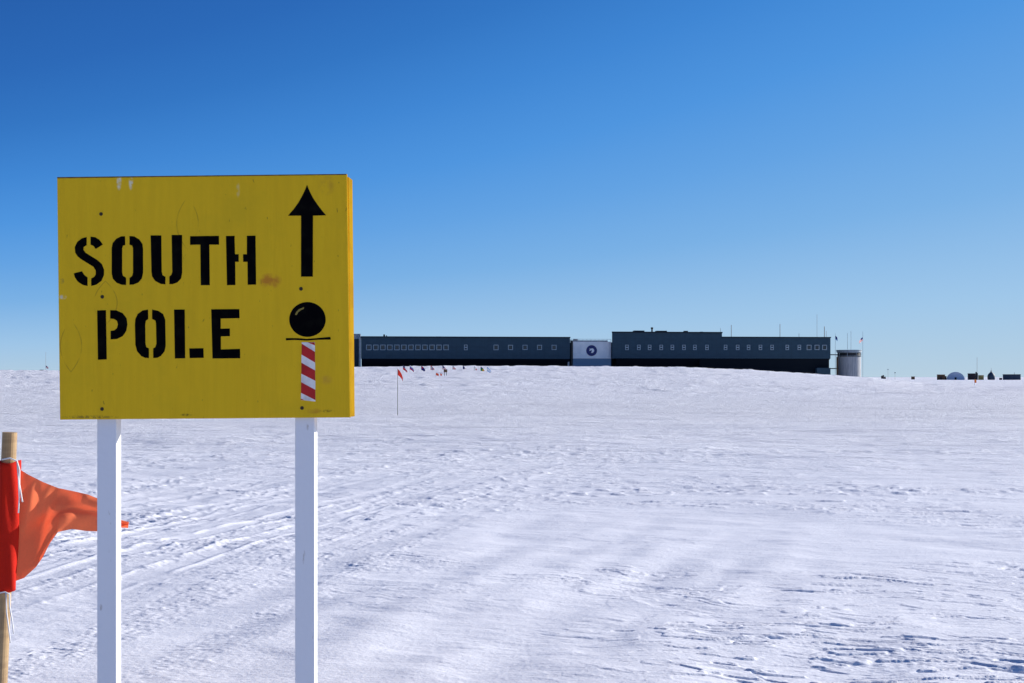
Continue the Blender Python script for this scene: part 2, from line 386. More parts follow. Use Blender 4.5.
top_wood = mat('weathered plywood edge', (.12, .075, .02), .85, 0, (30, (.2, .13, .04), .4, .6), spec=.1)
wp = mat('white post paint', (.76, .76, .79), .6, 0, (26, (.45, .40, .37), .69, .76, (1, 1, .35)), (40, .25, .003), spec=.25)
ink = mat('black stencil paint', (.002, .002, .003), .9, 0, (20, (.006, .006, .005), .5, .7), spec=.02)
red = mat('red stripe paint', (.52, .022, .022), .6, 0, (15, (.40, .02, .02), .45, .65), spec=.2)
whitep = mat('white stripe paint', (.80, .76, .74), .7, 0, (18, (.62, .58, .55), .5, .68), spec=.2)
TH = .018
front = [(57, 177), (346.6, 173.8), (350, 417.4), (60, 419.6)]
fp = [sf.on(x, y) for x, y in front]
mb = MB(); n0 = len(mb.v)
(x0, z0), (x1, z1), (x2, z2), (x3, z3) = fp
def panel(fp, y0, name, TH=.018):
    (x0, z0), (x1, z1), (x2, z2), (x3, z3) = fp
    mb = MB(); y1 = y0+TH
    v = [(x0,y0,z0),(x1,y0,z1),(x2,y0,z2),(x3,y0,z3),(x0,y1,z0),(x1,y1,z1),(x2,y1,z2),(x3,y1,z3)]
    mb.add(v, [(0,1,2,3),(7,6,5,4)]); mb.cur = 1; mb.add(v, [(1,5,6,2),(3,7,4,0),(2,6,7,3)])
    mb.cur = 2; mb.add(v, [(0,4,5,1)])
    o = mb.build(name, [ym, edge_paint, top_wood], sign)
    bm = bmesh.new(); bm.from_mesh(o.data); bmesh.ops.remove_doubles(bm, verts=bm.verts, dist=1e-5)
    bmesh.ops.recalc_face_normals(bm, faces=bm.faces); bm.to_mesh(o.data); bm.free()
    b_ = o.modifiers.new('bevel', 'BEVEL'); b_.width = .0012; b_.segments = 2
    return o
fpan = panel(fp, 0, 'sign_panel')
(q0, q1), (q2, q3) = fp[0], fp[1]
MB().prism_y([(q0+.001, q1-.0005), (q2-.001, q3-.0005), (q2-.001, q3-.0045), (q0+.001, q1-.0055)], -.0006, .0005).build('worn_top_edge', top_wood, fpan)
PDP = .055                                      # post depth
bx = [(60, 180), (348.6, 176.8), (350.9, 416.9), (63, 419.2)]
bp = [sf.on(x, y, TH+PDP+.0) for x, y in bx]
bpan = panel(bp, TH+PDP+.001, 'back_panel', .08)
for (xa, xb) in ((97, 116.2), (295, 314.4)):
    X0, _ = sf.on(xa, 500, TH+.001); X1, _ = sf.on(xb, 500, TH+.001)
    zt = fp[0][1]-.04
    mb = MB(); mb.box((X0, TH+.001, -.6), (X1, TH+PDP, zt)); mb.build('post', wp, sign, bevel=.0025)

cA = lambda X, Y: (40+X/4.879, 160+Y/4.879)
cB = lambda X, Y: (160+X/4.879, 160+Y/4.879)
cC = lambda X, Y: (40+X/4.6545, 290+Y/4.6545)
cD = lambda X, Y: (270+X/5.25, 170+Y/5.25)
cE = lambda X, Y: (270+X/4.88, 290+Y/4.88)
def paint(name, polys, m, parent=fpan, off=.0008, label=None):
    mb = MB()
    for conv, pts in polys:
        mb.prism_y([sf.on(*conv(*q)) for q in pts], -off, .0005)
    o = mb.build(name, m, parent)
    if label: o['label'] = label
    return o
def soft(pts, it=1):                           # round the corners of curved stencil pieces slightly
    return pts
paint('painted_word', [
 (cA, [(228,376),(205,382),(182,400),(170,425),(172,452),(185,472),(205,487),(240,508),(262,522),(272,540),(272,558),(265,570),(250,578),(250,615),(275,608),(300,590),(312,562),(313,535),(302,508),(280,488),(245,467),(222,452),(212,438),(213,425),(228,415)]),
 (cA, [(247,374),(270,377),(290,390),(307,413),(272,434),(262,420),(247,413)]),
 (cA, [(165,553),(205,543),(215,560),(232,573),(232,615),(210,610),(185,594),(170,572)]),
 (cA, [(415,372),(395,373),(372,385),(355,405),(350,430),(350,555),(356,580),(375,600),(400,609),(420,610),(420,575),(405,565),(401,550),(401,430),(405,418),(416,415)]),
 (cA, [(437,371),(460,373),(485,388),(500,410),(503,435),(503,550),(497,578),(480,598),(455,608),(437,609),(437,576),(450,566),(454,550),(454,430),(450,418),(437,413)]),
 (cA, [(540,368),(592,368),(594,545),(598,562),(612,570),(612,607),(590,605),(562,590),(547,568),(544,545)]),
 (cB, [(57,366),(108,366),(108,550),(103,578),(85,597),(62,606),(46,606),(46,568),(56,560),(60,545)]),
 (cB, [(147,372),(288,370),(288,413),(241,413),(243,611),(199,611),(197,413),(147,414)]),
 (cB, [(322,371),(364,370),(366,460),(384,460),(384,497),(367,497),(368,610),(327,611)]),
 (cB, [(424,370),(466,369),(469,608),(428,609),(427,497),(406,497),(405,460),(424,460)])], ink, label='black stencilled word SOUTH')
paint('painted_word', [
 (cC, [(266,95),(307,94),(311,323),(270,325)]),
 (cC, [(327,94),(355,95),(385,108),(403,132),(407,160),(402,190),(385,215),(358,228),(329,230),(329,190),(345,188),(358,178),(363,160),(358,143),(345,135),(327,133)]),
 (cC, [(503,91),(478,95),(455,112),(444,135),(442,160),(444,255),(452,285),(472,308),(490,316),(507,317),(507,272),(495,266),(491,250),(490,160),(493,143),(504,135)]),
 (cC, [(522,91),(550,97),(573,112),(583,138),(585,260),(580,285),(563,307),(545,316),(527,317),(527,272),(537,266),(542,250),(540,155),(537,142),(522,135)]),
 (cC, [(624,91),(674,91),(676,318),(628,319)]), (cC, [(695,272),(761,271),(762,316),(697,317)]),
 (cC, [(797,90),(928,89),(929,131),(841,133),(841,180),(884,179),(884,215),(842,216),(842,277),(931,274),(932,318),(803,319)])], ink, label='black stencilled word POLE')
paint('painted_arrow', [(cD, [(195,78),(203,100),(214,124),(228,150),(248,180),(272,212),(295,238),(226,240),(225,560),(163,560),(163,240),(95,240),(125,205),(150,170),(166,142),(178,118),(187,97)])], ink)
paint('painted_ball', [(cE, [(183+89*math.cos(t*math.pi/24), 144+85*math.sin(t*math.pi/24)) for t in range(48)]),
                       (cE, [(78,235),(135,235),(180,239),(215,236),(294,229),(297,242),(240,243),(180,247),(120,244),(78,246)])], ink)
hl = mat('worn highlight paint', (.26, .20, .05), .8, spec=.05)
paint('painted_highlight', [(cE, [(122,122),(128,107),(141,94),(167,83),(165,92),(150,99),(138,109),(131,122)])], hl, off=.0014)
paint('painted_post', [(cE, [(155,255),(219,255),(222,544),(151,537)])], whitep)
def lx(y): return 155-4*(y-255)/290
def rx(y): return 219+3*(y-255)/290
stripes = []
for a, b_, c, d_ in ((262,315,302,354), (355,408,393,443), (450,502,487,537)):
    stripes.append((cE, [(lx(a), a), (rx(c), c), (rx(d_), d_), (lx(b_), b_)]))
stripes += [(cE, [(185,256),(218,256),(219,270)]), (cE, [(152,530),(151,536.5),(168,538)])]
paint('painted_stripes', stripes, red, off=.0014)
screw = mat('rusty screw', (.05, .035, .02), .6, .6)
for (px, py) in ((101, 214), (102.3, 296.8), (102, 409), (301, 288.8), (302, 408)):
    x, z = sf.on(px, py); mb = MB()
    ring = []
    mb.tube([(x, -.0016, z), (x, .0005, z)], [.0070, .0078], 12); mb.build('screw', screw, fpan)

# ------------------------------------------------------------------ orange flag on a cane beside the sign
FD = 5.62
def L3(px, py, dz=0): p = at(px, py, FD+dz); return p
base = at(-6, 377, FD); base.z = 0
nf = thing('marker_flag', base, 0, 'orange-red cloth flag tied to a wooden stake beside the left white sign post', 'flag')
def loc(px, py, dy=0): return at(px, py, FD+dy)-base
mb = MB(); pts = [loc(9.8, 432.3), loc(8.2, 470), loc(6, 530), loc(3.2, 600), loc(.3, 665), loc(-4, 760), loc(-8, 860)]
mb.tube(pts, [.031, .0315, .032, .0325, .033, .033, .033], 20); mb.build('stake', M['bamboo'], nf, smooth=False)
def cloth(name, col, trans):
    m = bpy.data.materials.new(name); m.use_nodes = True; g = G(m); g.n.remove(g.n['Principled BSDF'])
    tc = g.n.new('ShaderNodeTexCoord').outputs['Object']
    wv = g.noise(tc, 120, 2, (1, 1, 1)); c1 = g.mix(g.ramp(wv, .3, .7), col, tuple(x*.85 for x in col))
    d = g.n.new('ShaderNodeBsdfDiffuse'); t = g.n.new('ShaderNodeBsdfTranslucent'); mx = g.n.new('ShaderNodeMixShader')
    g.L.new(c1, d.inputs[0]); t.inputs[0].default_value = (*trans, 1)
    b = g.n.new('ShaderNodeBump'); b.inputs['Strength'].default_value = .3; b.inputs['Distance'].default_value = .006
    g.L.new(g.noise(tc, 16, 4), b.inputs['Height']); g.L.new(b.outputs[0], d.inputs['Normal']); g.L.new(b.outputs[0], t.inputs['Normal'])
    mx.inputs[0].default_value = .6; g.L.new(d.outputs[0], mx.inputs[1]); g.L.new(t.outputs[0], mx.inputs[2])
    g.L.new(mx.outputs[0], g.n['Material Output'].inputs[0]); return m
flagc = cloth('orange flag cloth', (.88, .125, .05), (1.0, .25, .11))
sleeve = mat('red flag sleeve', (.50, .016, .007), .8, 0, (30, (.5, .016, .008), .4, .6), (60, .4, .003), spec=.1)
# sleeve: a tube of cloth round the stake with soft folds
mb = MB(); N = 28; rows = 26; vs_ = []
for i in range(rows+1):
    t = i/rows; c = loc(8.7-3.5*t, 461.5+129*t)
    for k in range(N):
        a = 2*math.pi*k/N
        r = .040+.004*math.sin(a*3+t*3)+.0025*math.sin(a*5-t*9)+(.009 if i in (0, rows) else 0)*0
        if math.cos(a) > .3: r += .010*(math.cos(a)-.3)
        zz = .006*math.sin(a*2+1) if i in (0, rows) else 0
        vs_.append((c.x+r*math.cos(a), c.y+r*math.sin(a), c.z+zz))
mb.add(vs_, [(i*N+k, i*N+(k+1) % N, (i+1)*N+(k+1) % N, (i+1)*N+k) for i in range(rows) for k in range(N)])
o = mb.build('sleeve', sleeve, nf, smooth=True); s_ = o.modifiers.new('solid', 'SOLIDIFY'); s_.thickness = .002
# cloth
def interp(t, P):
    xs = [q[0] for q in P]
    for i in range(len(P)-1):
        if t <= P[i+1][0]:
            a = (t-P[i][0])/(P[i+1][0]-P[i][0]); a2 = a
            return [P[i][j]+(P[i+1][j]-P[i][j])*a2 for j in (1, 2)]
    return list(P[-1][1:])
TOP = [(0,17.5,468),(.12,28,474.5),(.3,43,482),(.45,58,488),(.6,75,491.5),(.72,88,494.5),(.82,99,499),(.9,109,509),(.96,119,519.5),(1,129,522)]
BOT = [(0,13,582),(.12,24,578),(.22,36,567),(.3,43,557),(.4,50,543),(.5,58,532),(.6,72,529),(.72,86,531),(.82,99,531.5),(.9,110,529),(.96,120,527.5),(1,128,528)]
mb = MB(); NU, NV = 90, 44; vs_ = []
for i in range(NU+1):
    t = i/NU; a, b_ = interp(t, TOP), interp(t, BOT)
    for j in range(NV+1):
        s = j/NV; px = a[0]+(b_[0]-a[0])*s; py = a[1]+(b_[1]-a[1])*s
        env = min(1, t*4)*(1-.5*t)
        dy = .22*t + env*(.026*math.sin(t*9+s*4.0)+.010*math.sin(s*9-t*7)+.006*math.sin(t*20-s*5+1)+.004*math.sin(t*38+s*9))
        dy -= .022*math.exp(-((s-.62+.25*t)/.09)**2)*env
        vs_.append(loc(px, py, dy))
mb.add(vs_, [(i*(NV+1)+j, (i+1)*(NV+1)+j, (i+1)*(NV+1)+j+1, i*(NV+1)+j+1) for i in range(NU) for j in range(NV)])
mb.build('flag_cloth', flagc, nf, smooth=True)
cord = mat('white cord', (.75, .74, .74), .8)
mb = MB()
mb.tube([loc(2, 459.5, -.045), loc(10, 458, -.05), loc(17, 461, -.045), loc(19.5, 470, -.045), loc(19.4, 484, -.046), loc(21.5, 497, -.046), loc(22.5, 502, -.046)], .0035, 6)
mb.tube([loc(17, 461, -.046), loc(18.5, 480, -.05), loc(19.2, 498, -.05), loc(18.4, 513, -.05)], .003, 6)
mb.build('cord', cord, nf, smooth=True); mb = MB()
mb.tube([loc(-2, 593, -.04), loc(5, 592, -.047), loc(9.5, 594, -.045), loc(9.6, 606, -.05), loc(12.3, 622, -.05), loc(13.6, 634, -.05)], .0032, 6)
mb.tube([loc(6, 593, -.047), loc(6.6, 612, -.05), loc(9, 630, -.05), loc(10.5, 643, -.05)], .003, 6)
mb.build('cord', cord, nf, smooth=True)

# ------------------------------------------------------------------ small flags
colmats = {}
def cm(c):
    if c not in colmats:
        m = bpy.data.materials.new('dyed cloth'); m.use_nodes = True; g = G(m); g.n.remove(g.n['Principled BSDF'])
        cc = g.mix(g.ramp(g.noise(g.n.new('ShaderNodeTexCoord').outputs['Object'], 3), .4, .6), c, tuple(x*.85 for x in c))
        d = g.n.new('ShaderNodeBsdfDiffuse'); t = g.n.new('ShaderNodeBsdfTranslucent'); mx = g.n.new('ShaderNodeMixShader')
        g.L.new(cc, d.inputs[0]); g.L.new(cc, t.inputs[0]); mx.inputs[0].default_value = .5
        g.L.new(d.outputs[0], mx.inputs[1]); g.L.new(t.outputs[0], mx.inputs[2]); g.L.new(mx.outputs[0], g.n['Material Output'].inputs[0])
        colmats[c] = m
    return colmats[c]
RED, WHT, BLU, NAV, GRN, YEL, LBL, ORG = (.62,.03,.03), (.8,.8,.8), (.03,.06,.35), (.015,.02,.14), (.02,.18,.05), (.7,.45,.03), (.25,.45,.75), (.80,.10,.03)
def limp_flag(px, py_top, Y, pole_h, fw, fh, pattern, label, cat, name, group=None, droop=.9, pole_r=.02, side=1, hang=0, polemat=None, cloth_name='flag_cloth'):
    """flag on a pole; pattern(u, v) -> colour; the cloth hangs from its hoist and sags"""
    p = at(px, py_top, Y); z0 = gz(p.x, Y)-.3; topz = p.z
    if pole_h: z0 = max(topz-pole_h, z0) if pole_h > 0 else z0
    t = thing(name, (p.x, Y, z0), 0, label, cat, group)
    H = topz-z0
    MB().tube([(0, 0, 0), (.0, 0, H*.5), (0, 0, H)], [pole_r, pole_r*.9, pole_r*.7], 8).build('pole', polemat or M['cane_dark'], t)
    NU, NV = 14, 10; cols = []; mb = MB(); vs_ = []
    for i in range(NU+1):
        u = i/NU
        for j in range(NV+1):
            v = j/NV
            x = side*fw*u*(1-.45*droop*u*.6) ; z = H-.02-hang-fh*v-droop*fw*.75*u**1.15*(1-.25*v)
            y = .06*fw*math.sin(u*8+v*2)*min(1, u*3) + .25*u*fw
            vs_.append((x+side*pole_r, y, z))
    mb.v = [tuple(q) for q in vs_]
    for i in range(NU):
        for j in range(NV):
            c = pattern((i+.5)/NU, (j+.5)/NV)
            if c not in cols: cols.append(c)
            mb.f.append((i*(NV+1)+j, (i+1)*(NV+1)+j, (i+1)*(NV+1)+j+1, i*(NV+1)+j+1)); mb.m.append(cols.index(c))
    mb.build(cloth_name, [cm(c) for c in cols], t, smooth=True)
    return t
def tri(a, b, c, vert=False):
    return lambda u, v: (a, b, c)[min(2, int((u if vert else v)*3))]
P_chile = lambda u, v: RED if v > .5 else (NAV if u < .33 else WHT)
P_ens = lambda u, v: (RED if (abs(u-.22) < .06 or abs(v-.25) < .07) else NAV) if (u < .45 and v < .5) else NAV
P_nor = lambda u, v: NAV if (abs(u-.36) < .07 or abs(v-.5) < .09) else (WHT if (abs(u-.36) < .14 or abs(v-.5) < .17) else RED)
P_us = lambda u, v: NAV if (u < .42 and v < .5) else (RED if int(v*10) % 2 == 0 else WHT)
P_uk = lambda u, v: RED if (abs(u-.5) < .08 or abs(v-.5) < .12) else (WHT if (abs(u-.5) < .14 or abs(v-.5) < .2 or abs(u-v) < .09 or abs(u+v-1) < .09) else NAV)
P_jp = lambda u, v: RED if ((u-.5)*1.5)**2+(v-.5)**2 < .09 else WHT
P_sa = lambda u, v: NAV if (v > .62) else (GRN if v > .38 or u < .3 else RED)
P_za = lambda u, v: (GRN if u < .35 else (YEL if u < .55 else RED)) if v > .25 else (NAV if u < .5 else YEL)
P_ar = tri(LBL, WHT, LBL)
GN = 'national flags standing in an arc before the long station'
for px, top, Y, pat, lab in (
    (403, 365.2, 196, P_chile, 'small red and white flag, leftmost of the arc of national flags'),
    (409.8, 365.0, 202, tri(WHT, BLU, RED), 'small white, blue and red striped flag, second in the arc'),
    (421.2, 365.6, 206, P_ens, 'small navy flag with red corner, third in the arc'),
    (430.6, 365.4, 209, P_nor, 'small red flag with a dark cross, fourth in the arc'),
    (442.4, 365.4, 211, P_us, 'small flag with red and white stripes in mid arc'),
    (452.6, 365.6, 210, P_uk, 'small navy flag with red and white crossing bars'),
    (462.8, 365.6, 208, tri(NAV, WHT, RED, True), 'small upright navy, white and red banded flag'),
    (474, 366.2, 205, P_jp, 'small white flag with a red disc'),
    (480.6, 366.4, 200, P_za, 'small green, yellow and red flag, second from the right end of the arc'),
    (487, 366.9, 196, P_ar, 'small pale blue and white striped flag, rightmost of the arc')):
    limp_flag(px, top, Y, 3.0, .85, .65, pat, lab, 'flag', 'national_flag', GN, 1.05, .018)
solid = lambda c: (lambda u, v: c)
limp_flag(397.6, 368.6, 54.5, 0, .34, .26, solid((.80, .05, .03)), 'red-orange trail flag on a tall thin cane, alone on the open snow before the station', 'flag', 'trail_flag', None, 1.5, .011, cloth_name='flag_cloth')
limp_flag(435.9, 372.6, 176, 1.6, .42, .34, solid(ORG), 'low orange marker flag below the arc of national flags', 'flag', 'trail_flag', 'low orange marker flags', .5, .015)
limp_flag(440.2, 373.2, 178, 1.5, .25, .28, solid(ORG), 'smaller low orange marker flag, right of its twin below the national flags', 'flag', 'trail_flag', 'low orange marker flags', .5, .015)
# the ceremonial marker sign near the flags
p = at(445.5, 377, 183); t = thing('marker_sign', (p.x, 183, gz(p.x, 183)), 0, 'tiny dark two-post sign standing among the national flags', 'sign')
MB().box((-.18, -.03, -.3), (-.12, .03, 1.0)).box((.12, -.03, -.3), (.18, .03, 1.0)).build('post', M['black'], t)
MB().box((-.25, -.06, .55), (.25, -.031, .95)).build('board', M['brown'], t)

# ------------------------------------------------------------------ the long station
ST = Vector((0, 345, 0)); TY = R(6); stf = Frame(ST, TY)
st = thing('research_station', ST, TY, 'long dark blue-grey station raised on columns, rows of small windows, on the snowy rise', 'building')
def X(px, k=0): return stf.on(px, 350, k)[0]
def Z(px, py, k=0): return stf.on(px, py, k)[1]
DEP = 15
xl, xm, xr0, xr1, xe = X(361), X(570), X(612), X(722), X(830.5)
zw = Z(465, 337.6); zb = Z(465, 358.8)
def wing(x0, x1, z1, zb, skew=0, rt=.28, q=0):
    mb = MB()
    # section: wall, then an underside that slopes inwards
    def quad(y0, y1, za, zb_, sk0=0):
        return [(x0+skew*y0/DEP, y0, za), (x1, y0, za), (x1, y1, za), (x0+skew*y1/DEP, y1, za), (x0+skew*y0/DEP, y0, zb_), (x1, y0, zb_), (x1, y1, zb_), (x0+skew*y1/DEP, y1, zb_)]
    FC = [(3,2,1,0),(4,5,6,7),(0,1,5,4),(1,2,6,5),(2,3,7,6),(3,0,4,7)]
    mb.add(quad(0, DEP, zb, z1), FC)
    o = mb.build('wing', M['steel_blue'], st)
    xq = x0+skew*.05
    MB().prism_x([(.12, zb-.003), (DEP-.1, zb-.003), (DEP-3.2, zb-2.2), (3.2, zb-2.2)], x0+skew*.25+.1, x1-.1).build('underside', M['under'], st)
    MB().add([(x0-.1+q*.0, -.22, z1), (x1+.1, -.22, z1), (x1+.1, DEP+.1, z1), (x0+skew-.1, DEP+.1, z1), (x0-.1, -.22, z1+rt), (x1+.1, -.22, z1+rt), (x1+.1, DEP+.1, z1+rt), (x0+skew-.1, DEP+.1, z1+rt)], FC).build('roof', M['roof_trim'], st)
    return o
cl = bpy.data.materials.new('clad'); 
# cladding with faint panel seams
m = M['steel_blue']; g = G(m); p = g.n['Principled BSDF']
tcn = g.n.new('ShaderNodeTexCoord').outputs['Object']; sp = g.n.new('ShaderNodeSeparateXYZ'); g.L.new(tcn, sp.inputs[0])
fx_ = g('FRACT', g('DIVIDE', sp.outputs[0], 1.25)); fz_ = g('FRACT', g('DIVIDE', sp.outputs[2], 2.4))
seam = g('MAXIMUM', g.ramp(fx_, .0, .06, 1, 0), g.ramp(fz_, .0, .04, 1, 0))
src = p.inputs[0].links[0].from_socket; g.L.new(g.mix(g('MULTIPLY', seam, .6), src, (.012, .022, .034)), p.inputs[0])
zr = Z(665, 333.0); zr2 = Z(775, 337.8); zbr = Z(720, 358.5)
w1 = wing(xl, xm, zw, zb); w2 = wing(xr0, xr1, zr, zbr, 5.3, .35); w3 = wing(xr1+.003, xe, zr2, zbr)
# recessed black enclosure standing in for the shade beneath, and columns
mb = MB(); mb.box((xl+.4, 1.2, 0), (xm-.2, DEP-4.2, zb-2.203)); mb.build('shade_enclosure', M['under'], st)
mb = MB(); mb.box((xr0+.4, 4.2, -1), (xe-.6, DEP-4.2, zbr-2.203)); mb.build('shade_enclosure', M['under'], st)
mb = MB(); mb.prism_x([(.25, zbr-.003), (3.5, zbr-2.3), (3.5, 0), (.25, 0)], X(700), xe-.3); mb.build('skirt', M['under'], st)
for x0, x1, n in ((xl, xm, 10), (xr0, X(700), 6)):
    for i in range(n):
        x = x0+1.5+(x1-x0-3)*i/(n-1)
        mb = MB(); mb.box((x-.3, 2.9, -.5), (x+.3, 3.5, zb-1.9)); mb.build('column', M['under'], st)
MB().box((xm-2.5, 3.9, 0), (xr0+9, 11, zb-.02)).build('shade_enclosure', M['under'], st)  # black filler box in place of the shaded gap behind the link
# pale box low at the right end, and a duct above it
mb = MB(); mb.box((X(815.5), -1.2, 0), (X(829), .24, Z(822, 367.9))); mb.build('loading_box', M['steel_blue'], st)
# left end: pale corner pilaster and the set-back stair block
mb = MB(); mb.box((xl-.55, .3, 1), (xl-.05, 1.2, zw+.1)); mb.build('corner_post', M['light_metal'], st)
mb = MB(); mb.box((X(325, 6), 6, 1), (xl-.7, 16, Z(357, 339, 6))); mb.build('stair_block', M['steel_blue'], st)
mb = MB(); mb.box((X(324, 6), 5.8, Z(357, 339, 6)), (xl-.2, 16.2, Z(357, 333.8, 6))); mb.build('stair_roof', M['light_metal'], st)
# white link between the wings
kx = 1.25
xa, xb = xm+.6, xr0-.01
mb = MB(); mb.box((xm+.15, 4.5, zb), (xb+3.0, 10, Z(590, 340.5, kx)-.4)); mb.build('link_core', M['steel_blue'], st)
zt_, zmid = Z(590, 341.6, kx), Z(590, 358.5, kx)
mb = MB(); mb.box((X(573, kx), kx, zmid+.003), (xb, 4.4, zt_)); mb.build('link_wall', M['white_wall'], st)
mb = MB(); mb.box((X(573, kx), kx+.1, 0), (xb, 4.4, zmid)); mb.build('link_base', M['blue_wall'], st)
mb = MB()
for q in range(12):
    x = X(567, kx)+(xb-X(567, kx))*q/11; mb.box((x-.04, kx+.2, zt_+.003), (x+.04, kx+.28, zt_+.62))
mb.box((X(567, kx), kx+.19, zt_+.623), (xb, kx+.29, zt_+.7)); mb.build('railing', M['light_metal'], st)
mb = MB(); mb.box((X(567, kx), kx+.5, zt_+.003), (X(608, kx), kx+2.0, zt_+.35)); mb.box((X(574, kx), kx+.4, zt_+.36), (X(578, kx), kx+1.5, zt_+.75)); mb.build('roof_duct', M['tank'], st)
for px in (568.6, 571.8):
    mb = MB(); mb.box((X(px-.7, 1.2), 1.2, 2.5), (X(px+.7, 1.2), 1.9, Z(570, 340.5, 1.2))); mb.build('exhaust_stack', M['tank'] if px < 570 else M['black'], st)
# round emblem: navy disc, pale continent
cx, cz = stf.on(591.6, 350.6, kx); rr = 5.5*345/F
disc = [(cx+rr*math.cos(t*math.pi/20), cz+rr*math.sin(t*math.pi/20)) for t in range(40)]
em = MB().prism_y(disc, kx-.10, kx-.003).build('emblem', M['navy'], st)
blob = [(-.50,.42),(-.42,.20),(-.60,-.02),(-.35,-.10),(-.22,.08),(.05,.05),(.02,-.22),(-.18,-.42),(.10,-.58),(.40,-.40),(.58,-.10),(.55,.22),(.35,.45),(.05,.55),(-.18,.40),(-.30,.50)]
MB().prism_y([(cx+a*rr*.8, cz+b_*rr*.8) for a, b_ in blob], kx-.13, kx-.103).build('continent', M['white_wall'], em)
# windows
def window(px, w_px, h_px, panes=1):
    x, z = stf.on(px, 347.4); s = 345/F; hw, hh = w_px*s/2, h_px*s/2; t = .17
    mb = MB()
    for a, b_ in (((x-hw, z+hh-t), (x+hw, z+hh)), ((x-hw, z-hh), (x+hw, z-hh+t)), ((x-hw, z-hh+t), (x-hw+t, z+hh-t)), ((x+hw-t, z-hh+t), (x+hw, z+hh-t))):
        mb.box((a[0], -.10, a[1]), (b_[0], .0-.003, b_[1]))
    if panes == 2: mb.box((x-hw+t, -.10, z-.16), (x+hw-t, -.003, z+.16))
    f = mb.build('window', M['frame'], st)
    MB().box((x-hw+t+.002, -.04, z-hh+t+.002), (x+hw-t-.002, -.004, z+hh-t-.002)).build('pane', M['pane'], f)
for i in range(12): window(368.8+i*(446-368.8)/11, 5.2, 5.4)
window(465.8, 3.4, 5.4, 2); window(496, 5, 5.4)
for px in (510.5, 525, 539.5, 554): window(px, 4.9, 5)
for px in (626.9, 638.8, 649.6, 661.2, 672.3, 683.9, 694.8, 706.9, 725.5, 737.6, 748.5, 760.4, 772, 787.2, 799.3): window(px, 3.5, 5.2, 2)
for px in (809, 816.9, 824.5): window(px, 5, 5.2)
# things on the roof
for a, b_, top in ((634.5, 644.5, 330.5), (657, 667, 330.6)):
    MB().box((X(a, 3), 3, zr+.353), (X(b_, 3), 5.5, Z(640, top, 3))).build('roof_hatch', M['roof_trim'], st)
MB().tube([(X(652.4, 3), 3.5, zr+.3), (X(652.4, 3), 3.5, Z(652, 328.6, 3))], .22, 8).tube([(X(652.4, 3), 3.5, Z(652, 328.9, 3)), (X(652.4, 3), 3.5, Z(652, 327.3, 3))], .34, 8).build('roof_upright', M['black'], st)  # short capped upright on the roof, its kind left open
MB().box((X(684.2, 4), 4, zr+.353), (X(688, 4), 5, Z(686, 330.8, 4))).build('roof_vent', M['black'], st)
MB().box((X(700.8, 4), 4, zr+.353), (X(703, 4), 5, Z(701, 331.6, 4))).build('roof_vent', M['black'], st)
MB().box((X(383.3, 4), 4, zw+.283), (X(385, 4), 5, Z(385, 334.4, 4))).box((X(386, 4), 4.2, zw+.283), (X(387, 4), 4.8, Z(385, 335.3, 4))).build('roof_vent', M['black'], st)
MB().box((X(436, 4), 4, zw+.283), (X(441, 4), 5.5, Z(440, 336.4, 4))).build('roof_vent', M['roof_trim'], st)
for px, top, r in ((720.5, 328.2, .05), (731.3, 325, .08), (780, 324, .08), (799, 333.5, .06), (817, 314.5, .04), (824.4, 326.5, .10), (826.3, 331, .05)):
    zt0 = (zr if px < 722 else zr2)
    MB().tube([(X(px, 5), 5, zt0+.28), (X(px, 5), 5, Z(px, top, 5))], r, 6).build('antenna', M['cane_dark'], st)

# ------------------------------------------------------------------ the round tower at the right end
TD = 362.0; tp = at(849, 377, TD)
tw = thing('round_tower', (tp.x, TD, 0), 0, 'round pale corrugated tower with a dark-banded cap at the right end of the station', 'tower')
def tz(py): return EYE+(HOR-py)/F*TD
s = TD/F; r0 = 11.6*s
mb = MB(); N = 72; zs = [(-1), tz(356.8)]
prof = [(r0+(.012 if k % 2 else 0)) for k in range(N)]
vs_ = [(prof[k]*math.cos(2*math.pi*k/N), prof[k]*math.sin(2*math.pi*k/N), z) for z in zs for k in range(N)]
mb.add(vs_, [(k, (k+1) % N, N+(k+1) % N, N+k) for k in range(N)]+[tuple(range(N, 2*N))]); mb.build('drum', M['tank'], tw)
MB().tube([(0, 0, tz(356.75)), (0, 0, tz(352.85))], r0*.97, 40).build('band', M['black'], tw)
mb = MB(); mb.tube([(0, 0, tz(352.8)), (0, 0, tz(352.3)), (0, 0, tz(352.2)), (0, 0, tz(350.6))], [r0*1.02, r0*1.02, r0*1.06, r0*1.06], 40); mb.build('cap', M['light_metal'], tw)
MB().tube([(0, 0, tz(350.55)), (0, 0, tz(350.0))], r0*1.1, 40).build('cap_rim', M['frame'], tw)
for k in range(4):
    a = -math.pi*(k+.5)/4
    MB().box((r0*1.0*math.cos(a)-.05, r0*1.0*math.sin(a)-.05, tz(356.7)), (r0*1.0*math.cos(a)+.05, r0*1.0*math.sin(a)+.05, tz(352.9))).build('band_post', M['light_metal'], tw)
for py in (354.6, 368.4):
    mb = MB(); mb.box((-20*s, -.6, tz(py+.6)), (-r0*.98, .6, tz(py-.3))); mb.build('walkway', M['black'], tw)
mb = MB(); mb.box((-13.3*s, -1.2, 0), (-12*s, -.7, tz(357))); mb.build('ladder', M['brown'], tw)
for px, top in ((847.5, 333), (851, 331)):
    MB().tube([((px-849)*s, 0, tz(351)), ((px-849)*s, 0, tz(top))], .045, 6).build('antenna', M['light_metal'], tw)
P_st = lambda u, v: RED if int(v*8) % 2 == 0 else WHT
